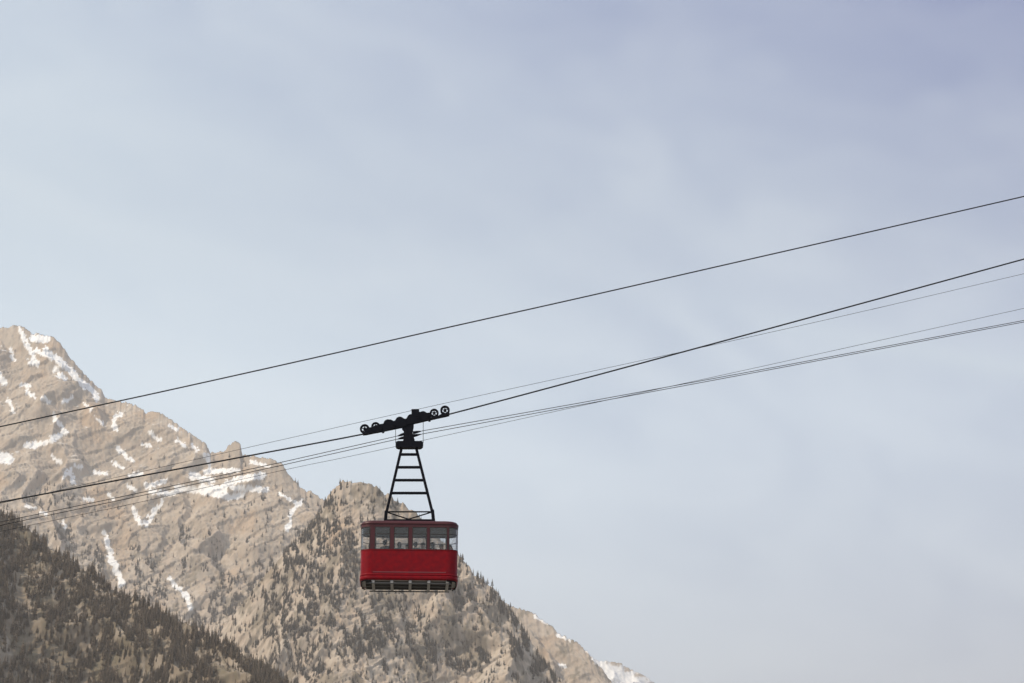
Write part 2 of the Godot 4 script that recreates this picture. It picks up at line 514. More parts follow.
	var belts := [[305, 560, 32, 42], [322, 520, 16, 26], [292, 610, 30, 50], [330, 590, 18, 40], [312, 585, 26, 60], [335, 500, 8, 18], [340, 560, 22, 40], [300, 660, 40, 30], [370, 640, 30, 34], [430, 640, 40, 30], [500, 600, 14, 12], [520, 640, 14, 26], [545, 670, 14, 18], [462, 600, 12, 18], [470, 650, 24, 26], [482, 580, 8, 8], [395, 600, 30, 12]]
	var butt_prob := func(s: Vector2, p: Vector3, n: Vector3) -> float:
		var nn := n_veg.get_noise_2d(p.x * 4.2 + p.y * 0.9, p.y * 1.7)
		var b := blob(s, belts)
		return clampf(smoothstep(0.12 - 0.30 * b, 0.45 - 0.30 * b, nn) * (0.40 + 0.60 * b) + 0.03, 0.0, 1.0)
	scatter(butt, 6400, 6.0, 16.0, butt_prob, "buttress")
	var groves := [[258, 560, 5, 10], [135, 562, 6, 28], [60, 540, 30, 16], [95, 560, 14, 20], [215, 570, 10, 40], [150, 590, 20, 30], [185, 550, 6, 30], [240, 600, 30, 30], [275, 580, 16, 26], [260, 650, 40, 16], [50, 500, 30, 14], [210, 620, 30, 20]]
	var high_prob := func(s: Vector2, p: Vector3, n: Vector3) -> float:
		if s.y < 455: return 0.0
		if snow_at(s) > 0.4: return 0.0
		var nn := n_veg.get_noise_2d(p.x * 3.6, p.y * 1.5 + 77.0)
		var b := blob(s, groves)
		return clampf(smoothstep(0.22 - 0.34 * b, 0.50 - 0.30 * b, nn) * (0.35 + 0.65 * b) * smoothstep(455.0, 530.0, s.y) + 0.012, 0.0, 1.0)
	scatter(high, 4200, 7.0, 19.0, high_prob, "high")
	plant_trees()

# a conifer of unit height: tiers of drooping boughs, each bough two narrow leaf shapes
func crown_mesh(sd: int, width: float, gap: float) -> ArrayMesh:
	var r := RandomNumberGenerator.new()
	r.seed = sd
	var st := SurfaceTool.new()
	st.begin(Mesh.PRIMITIVE_TRIANGLES)
	var tiers := 10
	for i in tiers:
		var f := float(i) / (tiers - 1)
		var y := lerpf(0.12, 0.93, f)
		var rad := width * (1.0 - f * 0.9) * r.randf_range(0.75, 1.15)
		var nb := 7 if f < 0.6 else 5
		for b in nb:
			if r.randf() < gap: continue
			var a := TAU * (b + r.randf_range(-0.35, 0.35)) / nb + i * 0.9
			var l := rad * r.randf_range(0.7, 1.15)
			var dir := Vector3(cos(a), 0, sin(a))
			var sd2 := Vector3(-sin(a), 0, cos(a)) * l * 0.42
			var root := Vector3(0, y + 0.035, 0)
			var mid := dir * l * 0.55 + Vector3(0, y + r.randf_range(-0.01, 0.03), 0)
			var tip := dir * l + Vector3(0, y - r.randf_range(0.02, 0.07), 0)
			st.add_vertex(root); st.add_vertex(mid + sd2); st.add_vertex(tip)
			st.add_vertex(root); st.add_vertex(tip); st.add_vertex(mid - sd2)
			var lowp := mid + Vector3(0, -0.06, 0)
			st.add_vertex(root); st.add_vertex(tip); st.add_vertex(lowp)
	for b in 3:
		var a := TAU * b / 3.0
		var d := Vector3(cos(a), 0, sin(a)) * width * 0.13
		var e := Vector3(cos(a + 2.1), 0, sin(a + 2.1)) * width * 0.13
		st.add_vertex(Vector3(0, 1, 0)); st.add_vertex(e + Vector3(0, 0.86, 0)); st.add_vertex(d + Vector3(0, 0.86, 0))
	st.generate_normals()
	return st.commit()

func trunk_mesh() -> ArrayMesh:
	var st := SurfaceTool.new()
	st.begin(Mesh.PRIMITIVE_TRIANGLES)
	tube(st, [Vector3(0, -0.06, 0), Vector3(0.004, 0.4, 0), Vector3(0, 0.95, 0.003)], [0.020, 0.012, 0.002], 6)
	st.generate_normals()
	return st.commit()

func plant_trees():
	var crowns := [crown_mesh(1, 0.20, 0.05), crown_mesh(2, 0.17, 0.12), crown_mesh(3, 0.24, 0.10), crown_mesh(4, 0.19, 0.35)]
	var trunk := trunk_mesh()
	# the trees that show largest are single trees, the rest of each wood is one mass
	for t in trees:
		t["size"] = t.h / (t.p - CAM).length()
	var single := {}
	for zone in [["slope", 200], ["buttress", 90]]:
		var list := trees.filter(func(t): return t.zone == zone[0] and t.px.x > 0 and t.px.x < 1024 and t.px.y < 683 and not (t.px.x > 352 and t.px.x < 462))
		list.sort_custom(func(a, b): return a.size > b.size)
		single[zone[0]] = list.slice(0, zone[1])
		for t in single[zone[0]]: t["one"] = true
	var say := {
		"slope": [["full crowned dark conifer on the dark wooded slope", "slender dark conifer on the dark wooded slope", "broad dark conifer on the dark wooded slope", "thin brown half bare conifer on the dark wooded slope"], "conifers on the wooded near slope"],
		"buttress": [["full crowned small conifer on the tan craggy buttress", "slender small conifer on the tan craggy buttress", "broad small conifer on the tan craggy buttress", "thin brown half bare conifer on the tan craggy buttress"], "conifers on the tan buttress"]}
	for zone in single:
		for t in single[zone]:
			var node := Node3D.new()
			node.name = "conifer_tree"
			add_child(node, true)
			node.position = t.p
			node.rotation.y = t.tone * 40.0
			node.scale = Vector3(t.h * (0.85 + 0.3 * fposmod(t.tone * 7.0, 1.0)), t.h, t.h)
			var v := int(t.tone * 3.99)
			obj("trunk", trunk, M.bark, node)
			obj("crown", crowns[v], M.crowns[2 if v == 3 else (int(fposmod(t.tone * 11.0, 1.0) * 1.99) + (0 if zone == "slope" else 3))], node)
			tag(node, say[zone][0][v], "tree", say[zone][1])
	var mass := {"slope": ["wooded_hillside_forest", "dense dark conifer wood covering the near slope"], "buttress": ["buttress_forest", "belts of small conifers clinging to the tan buttress"], "high": ["high_forest", "sparse dark trees specking the high granite wall"]}
	var full := []
	for v in 4:
		var st := SurfaceTool.new()
		st.begin(Mesh.PRIMITIVE_TRIANGLES)
		st.append_from(crowns[v], 0, Transform3D.IDENTITY)
		st.append_from(trunk, 0, Transform3D.IDENTITY)
		full.append(st.commit())
	for zone in mass:
		var root := Node3D.new()
		root.name = mass[zone][0]
		add_child(root)
		tag(root, mass[zone][1], "forest", "", "stuff")
		for v in 4:
			var list := trees.filter(func(t): return t.zone == zone and not t.has("one") and int(t.tone * 3.99) == v)
			var mm := MultiMesh.new()
			mm.transform_format = MultiMesh.TRANSFORM_3D
			mm.use_colors = true
			mm.mesh = full[v]
			mm.instance_count = list.size()
			for i in list.size():
				var t: Dictionary = list[i]
				var b := Basis(Vector3.UP, t.tone * 40.0).scaled(Vector3.ONE * t.h)
				mm.set_instance_transform(i, Transform3D(b, t.p))
				var g := fposmod(t.tone * 11.0, 1.0)
				var c := Color(0.122, 0.100, 0.070).lerp(Color(0.172, 0.134, 0.094), g)
				if zone != "slope": c = Color(0.046, 0.050, 0.036).lerp(Color(0.092, 0.080, 0.058), g)
				if v == 3: c = Color(0.22, 0.172, 0.124)
				mm.set_instance_color(i, c)
			var mi := MultiMeshInstance3D.new()
			mi.name = "trees"
			mi.multimesh = mm
			mi.material_override = M.leaf
			root.add_child(mi, true)

# ==================================================================== mesh helpers
func start() -> SurfaceTool:
	var st := SurfaceTool.new()
	st.begin(Mesh.PRIMITIVE_TRIANGLES)
	return st

func done(st: SurfaceTool) -> ArrayMesh:
	st.index()
	st.generate_normals()
	return st.commit()

func quad(st: SurfaceTool, a: Vector3, b: Vector3, c: Vector3, d: Vector3):
	st.add_vertex(a); st.add_vertex(b); st.add_vertex(c)
	st.add_vertex(a); st.add_vertex(c); st.add_vertex(d)

func tube(st: SurfaceTool, pts: Array, radii: Array, sides := 8, caps := true, closed := false):
	var rings := []
	var n := pts.size()
	for i in n:
		var a: Vector3 = pts[(i - 1 + n) % n] if closed else pts[maxi(i - 1, 0)]
		var b: Vector3 = pts[(i + 1) % n] if closed else pts[mini(i + 1, n - 1)]
		var t := (b - a).normalized()
		var u := t.cross(Vector3(0, 0, 1))
		if u.length() < 0.05: u = t.cross(Vector3(0, 1, 0))
		u = u.normalized()
		var v := t.cross(u).normalized()
		var ring := []
		var r: float = radii[mini(i, radii.size() - 1)]
		for k in sides:
			var an := TAU * k / sides
			ring.append(pts[i] + (u * cos(an) + v * sin(an)) * r)
		rings.append(ring)
	st.set_smooth_group(1)
	for i in (n if closed else n - 1):
		var r0: Array = rings[i]
		var r1: Array = rings[(i + 1) % n]
		for k in sides:
			var m := (k + 1) % sides
			quad(st, r0[k], r1[k], r1[m], r0[m])
	if caps and not closed:
		st.set_smooth_group(-1)
		for k in range(1, sides - 1):
			st.add_vertex(rings[0][0]); st.add_vertex(rings[0][k]); st.add_vertex(rings[0][k + 1])
			st.add_vertex(rings[-1][0]); st.add_vertex(rings[-1][k + 1]); st.add_vertex(rings[-1][k])

# a box with chamfered long edges between two points
func bar(st: SurfaceTool, a: Vector3, b: Vector3, w: float, d: float, zdir := Vector3(0, 0, 1)):
	var t := (b - a).normalized()
	var u := zdir.cross(t).normalized()
	var v := t.cross(u).normalized()
	var c := minf(w, d) * 0.18
	var prof := [Vector2(w / 2 - c, d / 2), Vector2(w / 2, d / 2 - c), Vector2(w / 2, -d / 2 + c), Vector2(w / 2 - c, -d / 2), Vector2(-w / 2 + c, -d / 2), Vector2(-w / 2, -d / 2 + c), Vector2(-w / 2, d / 2 - c), Vector2(-w / 2 + c, d / 2)]
	st.set_smooth_group(-1)
	for k in 8:
		var p: Vector2 = prof[k]
		var q: Vector2 = prof[(k + 1) % 8]
		quad(st, a + u * p.x + v * p.y, a + u * q.x + v * q.y, b + u * q.x + v * q.y, b + u * p.x + v * p.y)
	for k in range(1, 7):
		for e in [a, b]:
			var o0: Vector2 = prof[0]
			var o1: Vector2 = prof[k]
			var o2: Vector2 = prof[k + 1]
			if e == a:
				st.add_vertex(e + u * o0.x + v * o0.y); st.add_vertex(e + u * o2.x + v * o2.y); st.add_vertex(e + u * o1.x + v * o1.y)
			else:
				st.add_vertex(e + u * o0.x + v * o0.y); st.add_vertex(e + u * o1.x + v * o1.y); st.add_vertex(e + u * o2.x + v * o2.y)

# an outline in the rope plane given thickness, with a bevel
func plate(st: SurfaceTool, outline: PackedVector2Array, z0: float, z1: float):
	var bev := 0.012
	var small := outline
	var res := Geometry2D.offset_polygon(outline, -bev)
	if res.size() == 1 and res[0].size() >= 3: small = res[0]
	st.set_smooth_group(-1)
	for zz in [[z1, 1], [z0, -1]]:
		var tri := Geometry2D.triangulate_polygon(outline)
		for i in range(0, tri.size(), 3):
			for k in ([0, 1, 2] if zz[1] > 0 else [0, 2, 1]):
				var p: Vector2 = outline[tri[i + k]]
				st.add_vertex(Vector3(p.x, p.y, zz[0]))
	var n := outline.size()
	for i in n:
		var p := outline[i]
		var q := outline[(i + 1) % n]
		quad(st, Vector3(p.x, p.y, z0), Vector3(q.x, q.y, z0), Vector3(q.x, q.y, z1), Vector3(p.x, p.y, z1))

# ==================================================================== ropes
func rope(called: String, pts: Array, radius: float, behind: float, m: Material, label: String, group: String, lo := 1.0, hi := 1.0):
	var w := []
	for p in pts: w.append(on_lane(p.x, p.y, behind))
	# carried on past the picture at its end slopes
	var n := w.size()
	if lo > 0: w.push_front(w[0] + (w[0] - w[1]).normalized() * 60.0 * lo)
	if hi > 0: w.push_back(w[-1] + (w[-1] - w[-2]).normalized() * 80.0 * hi)
	# smooth, many-sided strand
	var fine := []
	for i in w.size() - 1:
		var p0: Vector3 = w[maxi(i - 1, 0)]
		var p3: Vector3 = w[mini(i + 2, w.size() - 1)]
		for k in 6:
			fine.append(w[i].lerp(w[i + 1], k / 6.0) if i == 0 or i == w.size() - 2 else Vector3(w[i]).cubic_interpolate(w[i + 1], p0, p3, k / 6.0))
	fine.append(w[-1])
	var origin: Vector3 = fine[0]
	var loc := []
	for p in fine: loc.append(p - origin)
	var st := start()
	tube(st, loc, [radius], 10)
	var o := obj(called, done(st), m)
	o.position = origin
	tag(o, label, "cable", group)

func make_cables():
	rope("track_cable", v2([0, 502.2, 120, 479.8, 240, 457.4, 361, 434.6, 405, 424.6, 449.7, 414.1, 580, 379.6, 740, 336.5, 880, 298.4, 1024, 259.1]), 0.036, 0.0, M.cable, "thick dark cable that the red cabin's wheels run on", "")
	rope("track_cable", v2([0, 426.7, 160, 392.1, 320, 356.5, 440, 329.2, 580, 297.9, 740, 261.4, 880, 229.5, 1024, 196.4]), 0.034, 7.0, M.cable, "highest dark cable, passing well above the red cabin", "")
	rope("haul_rope", v2([0, 503.5, 160, 467.5, 280, 440.2, 440, 404.3, 580, 373.8, 748, 337.3, 884, 306.5, 1024, 273.7]), 0.0105, 7.0, M.cable, "thin pale rope crossing the thick cable just above the cabin's wheels", "")
	rope("haul_rope", v2([0, 531.5, 120, 506.5, 283, 470.2, 341, 458.2, 396, 446.4, 426, 439.7, 580, 406, 740, 371.2, 884, 339.4, 1024, 308.3]), 0.0105, 7.0, M.cable, "thin pale rope passing behind the yoke of the hanger", "")
	# the two ropes clamped to the carriage's column, on either side of it
	rope("haul_rope", v2([0, 522.0, 120, 497.0, 279, 462.8, 398, 435.9]), 0.016, 0.0, M.cable, "upper rope clamped to the downhill side of the carriage column", "", 1.0, 0.0)
	rope("haul_rope", v2([0, 525.4, 120, 500.2, 281, 465.4, 398, 439.0]), 0.016, 0.0, M.cable, "lower rope clamped to the downhill side of the carriage column", "", 1.0, 0.0)
	rope("haul_rope", v2([420.5, 431.2, 580, 402.9, 740, 373.6, 880, 347.4, 1024, 320.4]), 0.016, 0.0, M.cable, "upper rope clamped to the uphill side of the carriage column", "", 0.0, 1.0)
	rope("haul_rope", v2([420.5, 434.3, 580, 405.0, 740, 375.3, 880, 349.0, 1024, 322.0]), 0.016, 0.0, M.cable, "lower rope clamped to the uphill side of the carriage column", "", 0.0, 1.0)

# ==================================================================== cable car
const HALF_W := 2.19
const HALF_D := 1.2
const CORNER := 0.46

# the cabin's plan: distance s along its rounded outline, from the middle of the valley-side face anticlockwise seen from above
func plan(s: float, off := 0.0) -> Vector3:
	var lx := HALF_W - CORNER
	var lz := HALF_D - CORNER
	var arc := CORNER * PI / 2
	var total := 4 * lx + 4 * lz + 4 * arc
	s = fposmod(s, total)
	var legs := [lx, arc, 2 * lz, arc, 2 * lx, arc, 2 * lz, arc, lx]
	var k := 0
	while k < 8 and s > legs[k]:
		s -= legs[k]
		k += 1
	var p: Vector2
	var n: Vector2
	match k:
		0: p = Vector2(s, HALF_D); n = Vector2(0, 1)
		2: p = Vector2(HALF_W, lz - s); n = Vector2(1, 0)
		4: p = Vector2(lx - s, -HALF_D); n = Vector2(0, -1)
		6: p = Vector2(-HALF_W, -lz + s); n = Vector2(-1, 0)
		8: p = Vector2(-lx + s, HALF_D); n = Vector2(0, 1)
		_:
			var a := s / CORNER
			var c: Vector2 = [Vector2(lx, lz), Vector2(lx, -lz), Vector2(-lx, -lz), Vector2(-lx, lz)][(k - 1) / 2]
			a += PI / 2 * ((k - 1) / 2)
			n = Vector2(sin(a), cos(a))
			p = c + n * CORNER
	return Vector3(p.x + n.x * off, 0, p.y + n.y * off)

func plan_total() -> float:
	return 4 * (HALF_W - CORNER) + 4 * (HALF_D - CORNER) + 4 * CORNER * PI / 2

# a slab that follows the cabin's outline from s0 to s1; prof: closed outline of (offset, height) pairs
func strip(st: SurfaceTool, s0: float, s1: float, prof: Array, closed := false):
	var n := maxi(2, int(ceil((s1 - s0) / 0.07)))
	var m := prof.size()
	var rings := []
	for i in n + 1:
		var s := lerpf(s0, s1, float(i) / n)
		var ring := []
		for q in prof: ring.append(plan(s, q.x) + Vector3(0, q.y, 0))
		rings.append(ring)
	for k in m:
		st.set_smooth_group(k + 1)
		var k2 := (k + 1) % m
		for i in n:
			quad(st, rings[i][k], rings[i][k2], rings[i + 1][k2], rings[i + 1][k])
	if not closed:
		st.set_smooth_group(-1)
		for k in range(1, m - 1):
			st.add_vertex(rings[0][0]); st.add_vertex(rings[0][k + 1]); st.add_vertex(rings[0][k])
			st.add_vertex(rings[n][0]); st.add_vertex(rings[n][k]); st.add_vertex(rings[n][k + 1])

func rect(o0: float, o1: float, y0: float, y1: float, c := 0.006) -> Array:
	return v2([o0, y0, o1 - c, y0, o1, y0 + c, o1, y1 - c, o1 - c, y1, o0, y1])

# a flat cap over the whole outline at the heights of a profile of (inset, y)
func cap(st: SurfaceTool, prof: Array, up: bool):
	var n := 96
	var total := plan_total()
	st.set_smooth_group(1)
	for k in prof.size() - 1:
		for i in n:
			var q := []
			for e in [[i, k], [i + 1, k], [i + 1, k + 1], [i, k + 1]]:
				var inset: float = prof[e[1]].x
				var p := plan(total * e[0] / n)
				# shrink towards the middle line so that the outline stays convex
				var fx := (HALF_W - inset) / HALF_W
				var fz := (HALF_D - minf(inset, HALF_D)) / HALF_D
				q.append(Vector3(p.x * fx, prof[e[1]].y, p.z * fz))
			if up: quad(st, q[0], q[1], q[2], q[3])
			else: quad(st, q[3], q[2], q[1], q[0])

func make_cable_car():
	var car := Node3D.new()
	car.name = "cable_car"
	add_child(car)
	car.position = car_origin()
	car.rotation.y = deg_to_rad(-LANE_AZ)
	tag(car, "red cable car cabin hanging from its black wheeled carriage on the cables", "cable car")
	var total := plan_total()
	# --- lower body: one red shell with a rolled lip at its foot
	var st := start()
	strip(st, 0, total, v2([-0.05, 0.22, 0.012, 0.22, 0.02, 0.235, 0.02, 0.262, 0.004, 0.285, 0.0, 0.31, 0.0, 1.36, -0.05, 1.36]), true)
	obj("lower_body", done(st), M.red, car)
	st = start()
	strip(st, 0, total, v2([-0.05, 0.02, -0.035, 0.0, 0.0, 0.03, 0.026, 0.07, 0.03, 0.13, 0.022, 0.19, -0.01, 0.218, -0.05, 0.218]), true)
	obj("skirt", done(st), M.red, car)
	st = start()
	strip(st, 0, total, v2([-0.045, 1.362, 0.014, 1.362, 0.02, 1.372, 0.014, 1.392, -0.045, 1.392]), true)
	obj("belt_rail", done(st), M.red, car)
	# seams where the side panels meet
	for x in [-1.30, 0.02, 1.24]:
		st = start()
		strip(st, total + x - 0.012, total + x + 0.012, rect(-0.01, 0.004, 0.30, 1.355, 0.002))
		obj("panel_seam", done(st), M.red, car)
	# worn rubbing strip low on the valley side
	st = start()
	strip(st, total - 1.62, total + 1.66, rect(0.001, 0.014, 0.34, 0.38, 0.004))
	obj("rub_rail", done(st), M.worn, car)
	# floor and ceiling
	st = start()
	cap(st, v2([0.04, 0.03, 0.6, 0.03, 1.199, 0.03]), false)
	cap(st, v2([0.05, 0.10, 0.6, 0.10, 1.199, 0.10]), true)
	obj("floor", done(st), M.under, car)
	st = start()
	cap(st, v2([0.05, 2.47, 0.6, 2.50, 1.199, 2.52]), false)
	obj("ceiling", done(st), M.inner, car)
	# --- window band
	var y0 := 1.394
	var y1 := 2.43
	var lx := HALF_W - CORNER
	var arc := CORNER * PI / 2
	var face := [[-1.565, -0.880], [-0.700, -0.045], [0.130, 0.785], [0.915, 1.70]]
	var wins := []
	for w in face: wins.append([w[0], w[1]])
	wins.append([lx + 0.05, lx + arc + 0.10])                          # round the corner
	var endw := lx + arc
	wins.append([endw + 0.22, endw + 2 * (HALF_D - CORNER) - 0.22])      # end face
	var far0 := endw + 2 * (HALF_D - CORNER) + arc
	wins.append([far0 - arc - 0.10, far0 - 0.05])
	for w in face: wins.append([far0 + lx - w[1], far0 + lx - w[0]])
	wins.append([far0 + 2 * lx + 0.05, far0 + 2 * lx + arc + 0.10])
	var end2 := far0 + 2 * lx + arc
	wins.append([end2 + 0.22, end2 + 2 * (HALF_D - CORNER) - 0.22])
	wins.append([total - lx - arc - 0.10, total - lx - 0.05])
	wins.sort_custom(func(a, b): return fposmod(a[0], total) < fposmod(b[0], total))
	for i in wins.size():
		var a: float = wins[i][0]
		var b: float = wins[i][1]
		var nxt: float = wins[(i + 1) % wins.size()][0]
		while nxt < b: nxt += total
		# the post between this window and the next
		st = start()
		strip(st, b + 0.002, nxt - 0.002, rect(-0.045, 0.0, y0 + 0.001, y1 - 0.001))
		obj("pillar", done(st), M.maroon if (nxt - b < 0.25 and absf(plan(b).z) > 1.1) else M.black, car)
		var fr := start()
		var t := 0.028
		strip(fr, a, a + t, rect(-0.04, 0.008, y0, y1))
		strip(fr, b - t, b, rect(-0.04, 0.008, y0, y1))
		strip(fr, a + t, b - t, rect(-0.04, 0.008, y0, y0 + t))
		strip(fr, a + t, b - t, rect(-0.04, 0.008, y1 - t, y1))
		var win := obj("window", done(fr), M.rubber, car)
		var gl := start()
		strip(gl, a + t, b - t, v2([-0.022, y0 + t, -0.016, y0 + t, -0.016, y1 - t, -0.022, y1 - t]))
		obj("pane", done(gl), M.glass, win)
		if b - a > 0.6 and b - a < 0.9:
			var tr := start()       # the bar of the sliding upper light
			strip(tr, a + t, b - t, rect(-0.035, -0.008, y1 - 0.33, y1 - 0.30, 0.003))
			obj("transom", done(tr), M.rubber, win)
	# header, gutter and roof
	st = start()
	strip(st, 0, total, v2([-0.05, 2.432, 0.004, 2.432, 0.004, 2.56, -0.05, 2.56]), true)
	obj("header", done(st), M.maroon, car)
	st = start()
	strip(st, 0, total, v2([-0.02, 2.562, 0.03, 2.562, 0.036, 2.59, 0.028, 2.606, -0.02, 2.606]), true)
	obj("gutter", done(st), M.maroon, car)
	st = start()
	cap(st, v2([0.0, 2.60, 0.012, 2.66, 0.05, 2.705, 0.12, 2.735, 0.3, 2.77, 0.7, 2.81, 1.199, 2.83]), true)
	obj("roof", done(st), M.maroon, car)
	# --- underframe: cross beams of grey channel and dark runners
	for x in [-1.60, -0.76, 0.06, 0.90, 1.74]:
		st = start()
		bar(st, Vector3(x, -0.062, -1.12), Vector3(x, -0.062, 1.165), 0.13, 0.12, Vector3(0, 1, 0))
		obj("cross_beam", done(st), M.grey, car)
	for z in [-0.85, -0.1, 0.65]:
		st = start()
		bar(st, Vector3(-1.95, -0.03, z), Vector3(1.95, -0.03, z), 0.07, 0.11, Vector3(0, 1, 0))
		obj("runner", done(st), M.steel, car)
	for z in [-1.08, 1.13]:
		st = start()
		bar(st, Vector3(-1.80, -0.125, z), Vector3(1.86, -0.125, z), 0.05, 0.05)
		obj("skid_rail", done(st), M.steel, car)
	for e in [-1, 1]:
		st = start()
		tube(st, [Vector3(e * 1.7, -0.03, 1.22), Vector3(e * 2.0, -0.03, 1.16), Vector3(e * 2.12, -0.03, 0.9), Vector3(e * 2.15, -0.03, 0.0), Vector3(e * 2.12, -0.03, -0.9), Vector3(e * 2.0, -0.03, -1.16)], [0.03], 8)
		obj("bumper", done(st), M.black, car)
	# --- hanger
	hanger(car)
	carriage(car)

func xy(px: float, py: float) -> Vector2:
	var p := lp(px, py)
	return Vector2(p.x, p.y)

func outline(a: Array) -> PackedVector2Array:
	var r := PackedVector2Array()
	for i in range(0, a.size(), 2): r.append(xy(a[i], a[i + 1]))
	return r

func hanger(car: Node3D):
	for s in [[401.6, 448.0, 386.2, 513.5, 385.2, 522.5], [416.2, 448.0, 432.4, 512.5, 433.8, 522.5]]:
		var st := start()
		var a := lp(s[0], s[1])
		var b := lp(s[2], s[3])
		bar(st, a, b, 0.125, 0.13)
		var leg := obj("hanger_leg", done(st), M.iron, car)
		st = start()
		bar(st, lp(s[2], s[3] - 2.5), lp(s[4], s[5] + 1.0), 0.15, 0.20)
		obj("foot", done(st), M.iron, leg)
	for r in [[400.3, 417.8, 454.5], [397.2, 421.0, 467.3], [394.2, 424.2, 480.2], [391.2, 427.4, 493.1]]:
		var st := start()
		bar(st, lp(r[0], r[2]), lp(r[1], r[2]), 0.12, 0.11)
		obj("rung", done(st), M.iron, car)
	var st := start()
	bar(st, lp(387, 511.8), lp(432, 511.8), 0.06, 0.06)
	obj("tie_bar", done(st), M.iron, car)
	for s in [[388, 512.6], [431.5, 512.2]]:
		st = start()
		bar(st, lp(s[0], s[1]), lp(408.5, 519.2), 0.055, 0.05)
		obj("brace", done(st), M.iron, car)
	st = start()
	bar(st, lp(386, 520.2), lp(433, 520.2), 0.07, 0.16)
	obj("roof_beam", done(st), M.iron, car)
	# rounded yoke that the hanger swings on
	st = start()
	plate(st, outline([395.6, 443.6, 396.6, 442.4, 398.2, 442.0, 420.4, 442.0, 422.2, 442.4, 423.2, 443.6, 423.2, 446.2, 422.0, 447.7, 420.2, 448.4, 398.4, 448.4, 396.6, 447.7, 395.6, 446.2]), -0.22, 0.22)
	obj("yoke", done(st), M.iron, car)

func wheel(car: Node3D, px: float, py: float, r: float):
	var c := lp(px, py)
	var st := start()
	# grooved rim turned about the z axis
	var prof := [Vector2(r * 0.58, 0.05), Vector2(r * 0.97, 0.06), Vector2(r, 0.05), Vector2(r * 0.88, 0.018), Vector2(r * 0.88, -0.018), Vector2(r, -0.05), Vector2(r * 0.97, -0.06), Vector2(r * 0.58, -0.05)]
	lathe(st, prof, 28)
	var w := obj("wheel", done(st), M.iron, car)
	w.position = c
	st = start()
	lathe(st, [Vector2(0.005, 0.10), Vector2(r * 0.26, 0.10), Vector2(r * 0.30, 0.085), Vector2(r * 0.30, -0.085), Vector2(r * 0.26, -0.10), Vector2(0.005, -0.10)], 16)
	obj("hub", done(st), M.iron, w)
	for k in 5:
		var a := TAU * k / 5.0 + 0.4
		var d := Vector3(cos(a), sin(a), 0)
		st = start()
		bar(st, d * r * 0.24, d * r * 0.78, r * 0.16, 0.035)
		obj("spoke", done(st), M.iron, w)

func lathe(st: SurfaceTool, prof: Array, n: int):
	var m := prof.size()
	for k in m:
		st.set_smooth_group(k + 1)
		var p: Vector2 = prof[k]
		var q: Vector2 = prof[(k + 1) % m]
		for i in n:
			var a := TAU * i / n
			var b := TAU * (i + 1) / n
			quad(st, Vector3(cos(a) * p.x, sin(a) * p.x, p.y), Vector3(cos(a) * q.x, sin(a) * q.x, q.y), Vector3(cos(b) * q.x, sin(b) * q.x, q.y), Vector3(cos(b) * p.x, sin(b) * p.x, p.y))

